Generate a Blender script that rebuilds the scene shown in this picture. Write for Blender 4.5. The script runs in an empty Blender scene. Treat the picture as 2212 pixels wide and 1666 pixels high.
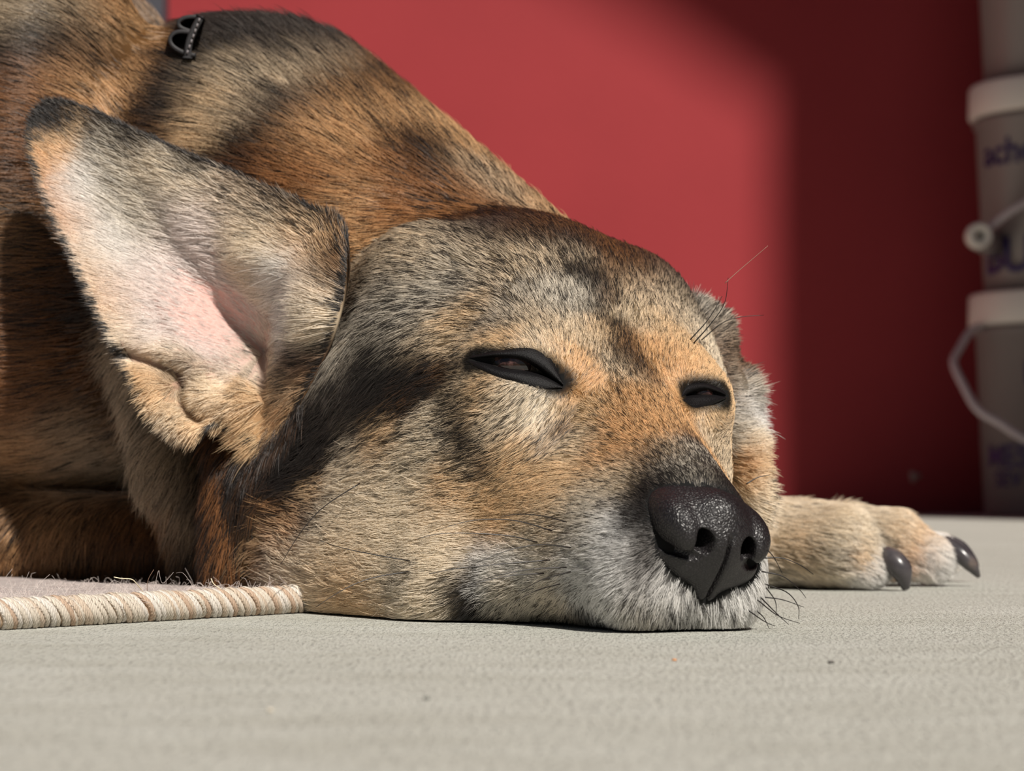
import bpy, math, random, os
import numpy as np
from mathutils import Vector, Matrix
from mathutils.bvhtree import BVHTree
from mathutils.kdtree import KDTree
rng = np.random.default_rng(7)
random.seed(7)
sc = bpy.context.scene
COL = sc.collection

# ------------------------------------------------------------------ camera, sky, sun, exposure
FPX, CAMH, HOR = 5000.0, 0.048, 1038.0      # focal length in pixels (2212 wide), height over the floor, horizon row
cam = bpy.data.cameras.new('camera'); camo = bpy.data.objects.new('camera', cam); COL.objects.link(camo)
camo.location = (0, 0, CAMH); camo.rotation_euler = (math.pi/2, 0, 0)
cam.sensor_width = 36; cam.lens = FPX/2212*36
cam.shift_y = (HOR-833)/2212
cam.clip_start = 0.02
cam.dof.use_dof = True; cam.dof.focus_distance = 0.780; cam.dof.aperture_fstop = 19.5
sc.camera = camo

SUN = Vector((0.30, -0.62, 0.72)).normalized()
w = bpy.data.worlds.new('world'); sc.world = w; w.use_nodes = True
nt = w.node_tree; nt.nodes.clear()
sky = nt.nodes.new('ShaderNodeTexSky'); sky.sky_type = 'NISHITA'; sky.sun_disc = False
sky.sun_elevation = math.asin(SUN.z); sky.sun_rotation = math.atan2(SUN.x, SUN.y)
sky.air_density = 1.0; sky.dust_density = 1.5; sky.ozone_density = 1.0
bg = nt.nodes.new('ShaderNodeBackground'); bg.inputs['Strength'].default_value = 0.020
ow = nt.nodes.new('ShaderNodeOutputWorld')
nt.links.new(sky.outputs[0], bg.inputs[0]); nt.links.new(bg.outputs[0], ow.inputs[0])
sl = bpy.data.lights.new('sun', 'SUN'); sl.energy = 5.3; sl.angle = math.radians(1.2); sl.color = (1.0, 0.94, 0.86)
so = bpy.data.objects.new('sun', sl); COL.objects.link(so)
so.rotation_euler = (-SUN).to_track_quat('-Z', 'Y').to_euler(); so.location = SUN*6
sc.view_settings.view_transform = 'Standard'; sc.view_settings.look = 'None'
sc.view_settings.gamma = 1; sc.view_settings.use_curve_mapping = False
sc.view_settings.exposure = 0.0
sc.cycles.max_bounces = 10; sc.cycles.diffuse_bounces = 3; sc.cycles.glossy_bounces = 4; sc.cycles.transmission_bounces = 8

# ------------------------------------------------------------------ helpers
def lin(c):
    c = np.asarray(c, float)/255.0
    return np.where(c <= 0.04045, c/12.92, ((c+0.055)/1.055)**2.4)
def L4(*c): return tuple(float(x) for x in lin(c)) + (1.0,)
def P(px, py, Y):                            # a pixel of the photograph at depth Y -> a point in the room
    return np.array([(px-1106)/FPX*Y, Y, CAMH-(py-HOR)/FPX*Y])
def tag(o, label=None, cat=None, group=None, kind=None):
    if label: o['label'] = label
    if cat: o['category'] = cat
    if group: o['group'] = group
    if kind: o['kind'] = kind
    return o
def mesh_obj(name, verts, faces, mat=None, parent=None, smooth=True):
    me = bpy.data.meshes.new(name)
    if isinstance(faces, np.ndarray):
        nv, nf, k = len(verts), len(faces), faces.shape[1]
        me.vertices.add(nv); me.vertices.foreach_set('co', np.asarray(verts, np.float32).ravel())
        me.loops.add(nf*k); me.loops.foreach_set('vertex_index', faces.astype(np.int32).ravel())
        me.polygons.add(nf); me.polygons.foreach_set('loop_start', np.arange(nf, dtype=np.int32)*k)
        me.update(calc_edges=True); me.validate()
    else:
        me.from_pydata([tuple(map(float, v)) for v in verts], [], faces); me.update()
    if smooth: me.polygons.foreach_set('use_smooth', np.ones(len(me.polygons), bool))
    if mat: me.materials.append(mat)
    o = bpy.data.objects.new(name, me); COL.objects.link(o)
    if parent is not None: o.parent = parent
    return o
def empty(name, loc=(0, 0, 0)):
    o = bpy.data.objects.new(name, None); COL.objects.link(o); o.location = loc; o.empty_display_size = 0.05
    return o
def keep(child, parent):                     # parent without moving
    child.parent = parent; child.matrix_parent_inverse = Matrix.Translation(parent.location).inverted(); return child
class NT:
    def __init__(s, name):
        s.m = bpy.data.materials.new(name); s.m.use_nodes = True; s.t = s.m.node_tree; s.t.nodes.clear()
        s.out = s.n('OutputMaterial'); s.b = s.n('BsdfPrincipled'); s.l(s.b.outputs[0], s.out.inputs['Surface'])
    def n(s, t, **k):
        x = s.t.nodes.new('ShaderNode'+t)
        for a, v in k.items():
            if hasattr(x, a): setattr(x, a, v)
            else: x.inputs[a].default_value = v
        return x
    def l(s, a, b): s.t.links.new(a, b)
    def ramp(s, fac, stops):
        r = s.n('ValToRGB'); e = r.color_ramp.elements
        while len(e) < len(stops): e.new(0.5)
        for q, (p, c) in zip(e, stops): q.position = p; q.color = c
        s.l(fac, r.inputs[0]); return r.outputs[0]
    def coord(s, scale=(1, 1, 1), kind='Object'):
        t = s.n('TexCoord'); mp = s.n('Mapping'); mp.inputs['Scale'].default_value = scale
        s.l(t.outputs[kind], mp.inputs[0]); return mp.outputs[0]
    def noise(s, vec, scale, detail=4, rough=0.55):
        x = s.n('TexNoise'); x.inputs['Scale'].default_value = scale; x.inputs['Detail'].default_value = detail
        x.inputs['Roughness'].default_value = rough; s.l(vec, x.inputs['Vector']); return x.outputs['Fac']
    def bump(s, h, strength, dist, prev=None):
        b = s.n('Bump'); b.inputs['Strength'].default_value = strength; b.inputs['Distance'].default_value = dist
        s.l(h, b.inputs['Height'])
        if prev is not None: s.l(prev, b.inputs['Normal'])
        return b.outputs[0]
def plain(name, rgb, rough=0.6, spec=0.5, noise_amt=0.06, scale=60, sub=0.0):
    m = NT(name); v = m.coord(); f = m.noise(v, scale)
    c = lin(rgb); lo = tuple(c*(1-noise_amt))+(1,); hi = tuple(np.minimum(c*(1+noise_amt), 1))+(1,)
    m.l(m.ramp(f, [(0.3, lo), (0.7, hi)]), m.b.inputs['Base Color'])
    m.b.inputs['Roughness'].default_value = rough; m.b.inputs['Specular IOR Level'].default_value = spec
    return m.m
def tube(pts, rad, n=8, cap=True):
    pts = np.asarray(pts, float); k = len(pts); rad = np.broadcast_to(np.asarray(rad, float), (k,))
    T = np.gradient(pts, axis=0); T /= np.linalg.norm(T, axis=1)[:, None]+1e-12
    up = np.array([0, 0, 1.]) if abs(T[0, 2]) < 0.9 else np.array([1., 0, 0])
    V = []; a = np.linspace(0, 2*np.pi, n, endpoint=False); nrm = np.cross(T[0], up); nrm /= np.linalg.norm(nrm)
    for i in range(k):
        nrm = nrm-T[i]*(nrm@T[i]); nrm /= np.linalg.norm(nrm); b = np.cross(T[i], nrm)
        V.append(pts[i]+rad[i]*(np.cos(a)[:, None]*nrm+np.sin(a)[:, None]*b))
    V = np.concatenate(V); F = []
    for i in range(k-1):
        for j in range(n):
            F.append([i*n+j, i*n+(j+1) % n, (i+1)*n+(j+1) % n, (i+1)*n+j])
    if cap: F.append(list(range(n))[::-1]); F.append([(k-1)*n+j for j in range(n)])
    return V, F
def catmull(pts, n):
    p = np.asarray(pts, float); k = len(p); q = np.vstack([2*p[0]-p[1], p, 2*p[-1]-p[-2]])
    t = np.linspace(0, k-1-1e-9, n); i = t.astype(int); u = (t-i)[:, None]
    a, b, c, d = q[i], q[i+1], q[i+2], q[i+3]
    return 0.5*((2*b)+(-a+c)*u+(2*a-5*b+4*c-d)*u*u+(-a+3*b-3*c+d)*u**3)
def join_meshes(parts):
    V = []; F = []; o = 0
    for v, f in parts:
        V.append(np.asarray(v, float)); F += [[i+o for i in q] for q in f]; o += len(v)
    return np.concatenate(V), F

# ------------------------------------------------------------------ implicit surfaces
def s_ell(p, c, r, R=None):
    q = p-np.asarray(c, np.float32)
    if R is not None: q = q@np.asarray(R, np.float32).T
    r = np.asarray(r, np.float32); k0 = np.linalg.norm(q/r, axis=-1); k1 = np.linalg.norm(q/(r*r), axis=-1)+1e-9
    return k0*(k0-1)/k1
def s_cap(p, a, b, ra, rb):
    a = np.asarray(a, np.float32); b = np.asarray(b, np.float32); d = b-a
    t = np.clip(((p-a)@d)/(d@d), 0, 1)
    return np.linalg.norm(p-a-t[..., None]*d, axis=-1)-(ra+(rb-ra)*t)
def smin(a, b, k):
    h = np.maximum(k-np.abs(a-b), 0)/k
    return np.minimum(a, b)-h*h*k*0.25
def smax(a, b, k): return -smin(-a, -b, k)
def surface_nets(fn, lo, hi, step, coarse=4):
    lo = np.asarray(lo, float); n = np.ceil((np.asarray(hi)-lo)/step/coarse).astype(int)*coarse
    nc = n//coarse; cs = step*coarse
    g = [lo[i]+cs*(np.arange(nc[i])+0.5)-step*0.5 for i in range(3)]
    C = np.stack(np.meshgrid(*g, indexing='ij'), -1).reshape(-1, 3).astype(np.float32)
    dc = np.concatenate([fn(C[i:i+400000]) for i in range(0, len(C), 400000)])
    act = np.abs(dc) < cs*1.35
    D = np.repeat(np.repeat(np.repeat(dc.reshape(nc), coarse, 0), coarse, 1), coarse, 2).astype(np.float32)
    ijk = np.argwhere(act.reshape(nc))*coarse
    off = np.stack(np.meshgrid(*[np.arange(coarse)]*3, indexing='ij'), -1).reshape(-1, 3)
    I = (ijk[:, None]+off[None]).reshape(-1, 3)
    pts = (lo+I*step).astype(np.float32)
    vals = np.concatenate([fn(pts[i:i+400000]) for i in range(0, len(pts), 400000)])
    D[I[:, 0], I[:, 1], I[:, 2]] = vals
    s = D < 0
    cnt = np.zeros(np.array(D.shape)-1, np.int8)
    for a in (0, 1):
        for b in (0, 1):
            for c in (0, 1):
                cnt += s[a:D.shape[0]-1+a, b:D.shape[1]-1+b, c:D.shape[2]-1+c]
    cells = np.argwhere((cnt > 0) & (cnt < 8))
    idx = -np.ones(cnt.shape, np.int32); idx[tuple(cells.T)] = np.arange(len(cells))
    acc = np.zeros((len(cells), 3)); num = np.zeros(len(cells))
    cor = [(a, b, c) for a in (0, 1) for b in (0, 1) for c in (0, 1)]
    dv = {k: D[cells[:, 0]+k[0], cells[:, 1]+k[1], cells[:, 2]+k[2]] for k in cor}
    for k in cor:
        for ax in range(3):
            if k[ax] == 0:
                k2 = tuple(1 if i == ax else k[i] for i in range(3)); a, b = dv[k], dv[k2]
                m = (a < 0) != (b < 0); t = np.where(m, a/(a-b+1e-20), 0)
                pt = np.array(k, float)[None].repeat(len(cells), 0); pt[:, ax] = t
                acc[m] += pt[m]; num[m] += 1
    V = lo+(cells+acc/num[:, None])*step
    F = []
    for ax in range(3):
        o1, o2 = [i for i in range(3) if i != ax]
        sl0 = [slice(None)]*3; sl1 = [slice(None)]*3; sl0[ax] = slice(0, -1); sl1[ax] = slice(1, None)
        e = np.argwhere(s[tuple(sl0)] != s[tuple(sl1)])
        e = e[(e[:, o1] > 0) & (e[:, o2] > 0) & (e[:, o1] < cnt.shape[o1]) & (e[:, o2] < cnt.shape[o2]) & (e[:, ax] < cnt.shape[ax])]
        ins = s[e[:, 0], e[:, 1], e[:, 2]]
        q = []
        for a, b in ((0, 0), (1, 0), (1, 1), (0, 1)):
            c = e.copy(); c[:, o1] -= a; c[:, o2] -= b; q.append(idx[c[:, 0], c[:, 1], c[:, 2]])
        q = np.stack(q, 1)
        flip = ins if ax != 1 else ~ins
        q[~flip] = q[~flip][:, ::-1]
        F.append(q)
    F = np.concatenate(F); F = F[(F >= 0).all(1)]
    return V, F
def relax(V, F, it=1, lam=0.5):
    e = np.concatenate([F[:, [0, 1]], F[:, [1, 2]], F[:, [2, 3]], F[:, [3, 0]]])
    for _ in range(it):
        S = np.zeros_like(V); c = np.zeros(len(V))
        for k in range(3):
            S[:, k] = np.bincount(e[:, 0], V[e[:, 1], k], len(V))+np.bincount(e[:, 1], V[e[:, 0], k], len(V))
        c = np.bincount(e[:, 0], minlength=len(V))+np.bincount(e[:, 1], minlength=len(V))
        V = V+lam*(S/np.maximum(c, 1)[:, None]-V)
    return V
def vnormals(V, F):
    n = np.cross(V[F[:, 2]]-V[F[:, 0]], V[F[:, 3]]-V[F[:, 1]])
    N = np.zeros_like(V)
    for k in range(3):
        for j in range(3): N[:, j] += np.bincount(F[:, k], n[:, j], len(V))
    return N/(np.linalg.norm(N, axis=1)[:, None]+1e-12)
# ------------------------------------------------------------------ the dog's head frame (cm: forward, left, up from the point between the eyes)
eyeN = P(1115, 795, .786); eyeF = P(1520, 845, .814)
HE = (eyeN+eyeF)/2
HL = (eyeF-eyeN)/np.linalg.norm(eyeF-eyeN)
HF = P(1575, 1125, .715)-HE; HF -= HL*(HF@HL); HF /= np.linalg.norm(HF)
HU = np.cross(HF, HL)
HM = np.stack([HF, HL, HU])
def hw(f, l, u): return HE+0.01*(f*HF+l*HL+u*HU)
def both(q, fn, k=1.0):                      # mirrored pair about the median plane
    m = q*np.array([1, -1, 1], np.float32)
    return smin(fn(q), fn(m), k)
SLITS = []
def m_(q):
    q = q.copy(); q[..., 1] = np.abs(q[..., 1]); return q
def sdf_head(p):
    q = ((p-HE.astype(np.float32))@HM.T.astype(np.float32))*100
    d = s_ell(q, (-6.8, 0, -1.7), (6.2, 5.0, 4.5))
    d = smin(d, both(q, lambda v: s_ell(v, (-8.4, 4.5, -2.4), (3.4, 2.3, 3.8)), 1.5), 2.0)         # temples, ear roots
    d = smin(d, both(q, lambda v: s_ell(v, (-2.6, 1.7, -1.0), (3.6, 2.2, 2.45)), 1.5), 2.0)      # frontal bosses
    d = smin(d, both(q, lambda v: s_cap(v, (-1.0, 2.75, .2), (-4.8, 3.5, -.8), .8, 1.2)), 1.6)     # brows
    d = smin(d, both(q, lambda v: s_cap(v, (.6, 3.1, -2.1), (-6, 5.0, -2.6), 1.3, 1.9)), 2.0)       # cheek bones
    d = smin(d, s_cap(q, (0, 0, -1.5), (7.9, 0, -.95), 2.5, 1.55), 1.8)                             # bridge
    d = smin(d, both(q, lambda v: s_cap(v, (1.0, 2.4, -3.7), (8.25, 1.3, -2.45), 2.5, 1.62)), 1.6)   # lips
    d = smin(d, both(q, lambda v: s_ell(v, (-3.8, 3.6, -5.0), (4.8, 3.1, 4.2)), 2), 2.2)
    d = smin(d, both(q, lambda v: s_ell(v, (-5.9, 4.4, -7.6), (3.6, 2.5, 5.0)), 2), 2.4)            # cheeks, jowl ruff
    d = smin(d, s_cap(q, (8.4, 0, -3.6), (0.5, 0, -6.7), 1.2, 3.0), 1.2)                          # lower jaw
    d = smin(d, both(q, lambda v: s_cap(v, (8.7, 1.25, -3.6), (4.2, 2.3, -5.3), 1.15, 1.8)), 1.3)
    d = smin(d, s_cap(m_(q), (8.6, 0, -2.6), (8.9, 1.5, -3.3), 1.2, 1.15), .8)                           # flews, behind the nose pad
    d = smin(d, s_ell(q, (-5.0, 0, -8.6), (6.2, 5.2, 4.8)), 2.5)                                   # throat
    d = smin(d, both(q, lambda v: s_ell(v, (-.6, 3.2, -.5), (1.6, 1.7, 1.2)), 1), 1.2)               # eyeballs under the lids
    d = d*0.01
    d = smin(d, s_cap(p, P(730, 1235, .868), P(985, 1285, .802), .028, .023), .03)                 # jowl pressed on the floor
    d = smin(d, s_cap(p, P(790, 850, .868), P(655, 1050, .878), .022, .022), .02)                  # cheek in front of the ear root
    for a, b, ra, rb in SLITS: d = smax(d, -s_cap(p, a, b, ra, rb), .0012)
    return d
def sdf_neck(p):
    d = s_cap(p, (.015, .905, .070), (-.119, 1.03, .142), .066, .110)
    d = smin(d, s_cap(p, P(640, 1040, .915), P(660, 1180, .915), .026, .030), .03)
    d = smin(d, s_cap(p, P(320, 760, .945), P(385, 1000, .925), .015, .015), .012)
    d = smin(d, s_cap(p, P(385, 1000, .925), P(425, 1185, .925), .015, .012), .010)
    d = smin(d, s_cap(p, P(505, 950, .890), P(500, 1215, .880), .0095, .0105), .004)
    return d
def sdf_torso(p):
    d = s_ell(p, (-.365, 1.12, .152), (.252, .18, .186))
    d = smin(d, s_ell(p, (-.56, 1.20, .12), (.22, .18, .12)), .06)
    d = smin(d, s_ell(p, P(40, 690, 1.015), (.105, .088, .074)), .05)
    d = smin(d, s_cap(p, P(120, 130, .988), P(70, 430, .968), .040, .044), .03)    # shoulder fold behind the collar
    return d
def sdf_arm(p):                              # folded near foreleg on the rug
    return s_cap(p, P(-700, 1165, .995), P(430, 1162, .965), .0195, .0180)
def sdf_paw(p):
    d = s_cap(p, P(1380, 1165, 1.03), P(1760, 1180, 1.035), .0245, .0195)
    d = smin(d, s_cap(p, P(1760, 1178, 1.020), P(1810, 1178, 1.014), .0165, .0165), .010)          # outer toe, bent at the knuckle
    d = smin(d, s_cap(p, P(1810, 1178, 1.014), P(1868, 1222, 1.010), .0165, .0108), .004)
    d = smin(d, s_cap(p, P(1830, 1170, 1.055), P(1920, 1176, 1.050), .0168, .0158), .004)
    d = smin(d, s_cap(p, P(1920, 1176, 1.050), P(2005, 1208, 1.048), .0158, .0114), .003)
    d = smin(d, s_cap(p, P(1850, 1182, 1.092), P(2010, 1202, 1.092), .0135, .0115), .004)
    d = smin(d, s_cap(p, P(1800, 1185, 1.11), P(1920, 1205, 1.12), .0145, .0120), .005)
    return d
RC = np.array([(668-1106)/FPX*.842, .842, 0]); RA = np.array([-.165, .742, 0])                 # rug: corner and a point along its front edge
RE = (RA-RC)/np.linalg.norm(RA-RC); RP = np.array([RE[1], -RE[0], 0]); RP = RP if RP[1] > 0 else -RP
def floor_z(p):                              # the dog lies on the rug where there is rug, else on the floor
    u, v = (p-RC)@RE, (p-RC)@RP
    return .0006+.0066*np.clip(u/.004, 0, 1)*np.clip(v/.004, 0, 1)
def sdf_dog(p, split=False):
    p = p.astype(np.float32)
    g = [sdf_head(p), sdf_neck(p), sdf_torso(p), sdf_arm(p), sdf_paw(p)]
    if split: return np.stack(g, 1)
    d = smin(g[0], g[1], .022); d = smin(d, g[2], .014); d = smin(d, g[3], .012); d = smin(d, g[4], .012)
    return smax(d, floor_z(p)-p[:, 2], .003)
CAM = Vector((0, 0, CAMH))
def on(px, py, bvh=None):                    # cast a pixel's ray onto a real surface
    d = Vector(P(px, py, 1.0))-CAM
    h = (bvh or BVH).ray_cast(CAM, d.normalized())
    return (None, None) if h[0] is None else (np.array(h[0]), np.array(h[1]))
def depth(px, py, bvh=None):
    p, n = on(px, py, bvh); return None if p is None else p[1]
# the uncut face around the eyes, then the slits between the lids
LV, LF = surface_nets(sdf_head, hw(0, 0, 0)-.07, hw(0, 0, 0)+.07, .002)
LV = relax(LV, LF, 2)
FACE = BVHTree.FromPolygons([Vector(v) for v in LV], [list(map(int, q)) for q in LF])
for pl, rr in (([(1030, 777), (1062, 776), (1100, 781), (1140, 789), (1175, 802), (1205, 824)], (.0012, .0032, .0044, .0046, .0040, .0016)),
               ([(1488, 856), (1505, 849), (1525, 847), (1545, 849), (1562, 853)], (.0016, .0032, .0036, .0030, .0014))):
    pt = [on(x, y, FACE)[0] for x, y in pl]; pt = [q if q is None else q+np.array([0, .0012, 0]) for q in pt]
    for i in range(len(pl)-1):
        if pt[i] is not None and pt[i+1] is not None: SLITS.append((pt[i], pt[i+1], rr[i], rr[i+1]))
DV, DF = surface_nets(sdf_dog, (-.80, .66, -.012), (.28, 1.42, .32), .0022)
DV = relax(DV, DF, 2)
clay = plain('clay', (170, 140, 110))
dog = empty('dog', (-.1, .95, 0))
tag(dog, 'tan and black brindled dog with one large upright ear lying drowsy on the floor', 'dog')
body = mesh_obj('body', DV, DF, clay); keep(body, dog)
# ------------------------------------------------------------------ casting a pixel's ray onto a real surface
def tri(F): return np.concatenate([F[:, [0, 1, 2]], F[:, [0, 2, 3]]])
BVH = BVHTree.FromPolygons([Vector(v) for v in DV], [list(map(int, q)) for q in DF])
# ------------------------------------------------------------------ materials of the dog
def skin_mat(name):
    m = NT(name); a = m.n('Attribute'); a.attribute_name = 'coat'
    m.l(a.outputs['Color'], m.b.inputs['Base Color']); m.b.inputs['Roughness'].default_value = .8
    m.b.inputs['Specular IOR Level'].default_value = .04
    return m.m
M_skin = skin_mat('dog_skin')
body.data.materials.clear(); body.data.materials.append(M_skin)
def nose_mat():
    m = NT('nose_leather'); v = m.coord()
    wv = m.n('TexNoise'); wv.inputs['Scale'].default_value = 260; m.l(v, wv.inputs['Vector'])
    mx = m.n('Mix', data_type='VECTOR'); mx.inputs['Factor'].default_value = .0016
    m.l(v, mx.inputs[4]); m.l(wv.outputs['Color'], mx.inputs[5])
    vo = m.n('TexVoronoi', feature='DISTANCE_TO_EDGE'); vo.inputs['Scale'].default_value = 980; m.l(mx.outputs[1], vo.inputs['Vector'])
    h = m.ramp(vo.outputs['Distance'], [(0.0, (0, 0, 0, 1)), (.32, (1, 1, 1, 1))])
    f = m.noise(v, 1500, 2)
    n1 = m.bump(h, .55, .00025); n2 = m.bump(f, .25, .0001, n1)
    m.l(n2, m.b.inputs['Normal'])
    m.l(m.ramp(h, [(0, (.005, .004, .005, 1)), (.7, (.016, .0135, .0145, 1))]), m.b.inputs['Base Color'])
    m.b.inputs['Roughness'].default_value = .41; m.b.inputs['Specular IOR Level'].default_value = .55
    return m.m
M_nose = nose_mat()
def lid_mat():
    m = NT('eyelid_skin'); v = m.coord(); f = m.noise(v, 2600, 3)
    m.l(m.ramp(f, [(.3, (.002, .0018, .002, 1)), (.7, (.007, .006, .007, 1))]), m.b.inputs['Base Color'])
    m.l(m.bump(f, .8, .0003), m.b.inputs['Normal']); m.b.inputs['Roughness'].default_value = .5; m.b.inputs['Specular IOR Level'].default_value = .22
    return m.m
M_lid = lid_mat()
def eye_mat():
    m = NT('eye_surface'); v = m.coord(kind='Generated')
    f = m.noise(v, 5, 3)
    m.l(m.ramp(f, [(.40, (.006, .004, .004, 1)), (.58, (.022, .010, .008, 1)), (.70, (.11, .055, .048, 1))]), m.b.inputs['Base Color'])
    m.b.inputs['Roughness'].default_value = .06; m.b.inputs['Coat Weight'].default_value = .6
    return m.m
M_eye = eye_mat()

# ------------------------------------------------------------------ ears: cupped leaves of skin, thick and closed
def ear_mesh(rim, cen, prof, ridges, nr=150, ns=34, thick=.0022, wob=0.0):
    r = np.array(rim, float); k = len(r)
    q = np.vstack([r[-2:], r, r[:3]])
    t = np.linspace(0, k, nr, endpoint=False); i = t.astype(int); u = (t-i)[:, None]
    a, b, c, d = q[i+1], q[i+2], q[i+3], q[i+4]
    R = 0.5*((2*b)+(-a+c)*u+(2*a-5*b+4*c-d)*u*u+(-a+3*b-3*c+d)*u**3)
    cen = np.array(cen, float)
    S = np.linspace(0, 1, ns+1)[1:]
    px = cen[0]+(R[:, 0]-cen[0])[None]*S[:, None]; py = cen[1]+(R[:, 1]-cen[1])[None]*S[:, None]
    wgt = prof(S)[:, None]
    Y = R[:, 2][None]*wgt+cen[2]*(1-wgt)
    for pl, wd, dy in ridges:
        pl = np.array(pl, float); best = np.full(px.shape, 1e9)
        for m in range(len(pl)-1):
            e = pl[m+1]-pl[m]; tt = np.clip(((px-pl[m, 0])*e[0]+(py-pl[m, 1])*e[1])/(e@e), 0, 1)
            best = np.minimum(best, np.hypot(px-pl[m, 0]-tt*e[0], py-pl[m, 1]-tt*e[1]))
        Y = Y-dy*np.exp(-(best/wd)**2)
    G = np.stack([(px-1106)/FPX*Y, Y, CAMH-(py-HOR)/FPX*Y], -1)       # ns x nr
    V = [np.array([[(cen[0]-1106)/FPX*cen[2], cen[2], CAMH-(cen[1]-HOR)/FPX*cen[2]]]), G.reshape(-1, 3)]
    V = np.concatenate(V); n = nr
    F = []
    for j in range(n): F.append([0, 1+j, 1+(j+1) % n])
    for s_ in range(ns-1):
        for j in range(n):
            F.append([1+s_*n+j, 1+(s_+1)*n+j, 1+(s_+1)*n+(j+1) % n, 1+s_*n+(j+1) % n])
    # normals of the front sheet, then a back sheet
    N = np.zeros_like(V)
    for f in F:
        a = np.cross(V[f[1]]-V[f[0]], V[f[2]]-V[f[0]])
        for z in f: N[z] += a
    N /= np.linalg.norm(N, axis=1)[:, None]+1e-12
    if N[:, 1].mean() > 0: F = [f[::-1] for f in F]; N = -N
    th = np.concatenate([[thick*1.6], np.repeat(thick*(1.6-1.0*S**2), n)])
    B = V-N*th[:, None]; m = len(V)
    FB = [[z+m for z in f[::-1]] for f in F]
    o = 1+(ns-1)*n; fl = F[-1][0] > F[-1][-1]
    RF = []
    for j in range(n):
        a, b = o+j, o+(j+1) % n
        RF.append([a, b, b+m, a+m])
    return np.concatenate([V, B]), F+FB+RF, N
near_rim = [(752, 500, .845), (690, 455, .856), (560, 390, .868), (430, 335, .876), (300, 283, .88), (200, 238, .884), (130, 222, .886),
            (84, 245, .887), (74, 300, .886), (95, 390, .882), (130, 480, .877), (170, 565, .871), (215, 670, .866), (255, 750, .862),
            (290, 805, .860), (330, 880, .860), (375, 930, .860), (425, 950, .860), (472, 915, .862), (525, 930, .866), (590, 960, .862),
            (650, 870, .852), (705, 770, .845), (735, 690, .841), (752, 600, .840)]
def shrink(r, c, d): 
    return [(x-d*(x-c[0])/math.hypot(x-c[0], y-c[1]), y-d*(y-c[1])/math.hypot(x-c[0], y-c[1]), z) for x, y, z in r]
EV, EF, EN = ear_mesh(shrink(near_rim[:20], (430, 560), 9)+near_rim[20:], (570, 760, .886), lambda s: 0.25*s+0.75*np.minimum(s/.55,1)**.9,
    [([(300, 810), (345, 880), (395, 925), (455, 925)], 26, .004), ([(275, 765), (350, 790), (405, 820), (392, 865), (430, 900)], 17, -.006),
     ([(440, 860), (520, 880)], 40, .005), ([(330, 760), (480, 790), (560, 850)], 30, .0035), ([(540, 560), (640, 600), (690, 690)], 45, .006)])
ear = mesh_obj('ear', EV, EF, M_skin); keep(ear, dog)
far_rim = [(1490, 640, .885), (1545, 655, .892), (1578, 690, .893), (1592, 760, .890), (1632, 820, .887), (1645, 900, .885), (1652, 960, .880),
           (1662, 1030, .878), (1660, 1090, .878), (1640, 1135, .880), (1590, 1140, .885), (1520, 1080, .895), (1480, 950, .90), (1460, 800, .90), (1455, 700, .895)]
OV, OF, ON = ear_mesh(shrink(far_rim, (1570, 900), 16), (1560, 900, .872), lambda s: s**1.6, [([(1590, 760), (1600, 850)], 20, -.004), ([(1620, 960), (1600, 1040)], 30, .004)], thick=.0022)
ear2 = mesh_obj('ear', OV, OF, M_skin); keep(ear2, dog)

# ------------------------------------------------------------------ nose leather
def sdf_nose(p, cuts=True):
    q = ((p-HE.astype(np.float32))@HM.T.astype(np.float32))*100
    q = (q-np.array([9.0, 0, -1.0], np.float32))/1.05+np.array([9.0, 0, -1.0], np.float32)
    q[..., 1] -= .17+.07*(q[..., 0]-9.3)
    q[..., 2] += .08*q[..., 1]-.06
    m = m_(q)
    d = s_ell(q, (8.7, 0, -.95), (1.8, 1.84, 1.14))
    d = smin(d, s_ell(q, (9.25, 0, -1.78), (1.13, 1.84, 1.02)), .35)
    d = smin(d, s_cap(q, (9.5, 0, -1.4), (9.98, 0, -2.62), .85, .30), .5)
    d = smin(d, s_ell(m, (9.1, 1.2, -.85), (1.20, .70, .74)), .12)
    d = smin(d, s_ell(m, (9.95, 1.16, -1.02), (.42, .36, .38)), .2)
    d = smin(d, s_cap(q, (9.35, 0, -.45), (9.9, 0, -1.4), .75, .5), .4)
    if not cuts: return d*.0105
    d = smax(d, -s_cap(m, (10.8, .70, -.80), (9.0, .82, -.80), .29, .2), .10)
    d = smax(d, -s_cap(m, (10.8, .72, -1.02), (9.3, .84, -1.05), .28, .2), .08)
    d = smax(d, -s_cap(m, (10.4, .85, -1.36), (9.75, 1.45, -1.52), .19, .17), .05)
    d = smax(d, -s_cap(m, (9.75, 1.45, -1.52), (9.0, 1.95, -1.45), .17, .15), .05)
    d = smax(d, -s_cap(m, (9.0, 1.95, -1.45), (8.3, 2.0, -.95), .15, .15), .05)
    t = np.clip((-.45-q[..., 2])/.5, 0, 1)
    d = d+.20*t*np.exp(-(q[..., 1]/.06)**2)*(q[..., 0] > 9.3)
    return d*0.01
c0 = hw(9.1, 0, -.9)
NV, NF = surface_nets(sdf_nose, c0-.028, c0+.028, .00033)
NV = relax(NV, NF, 2)
nose = mesh_obj('nose', NV, NF, M_nose); keep(nose, dog)

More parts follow.
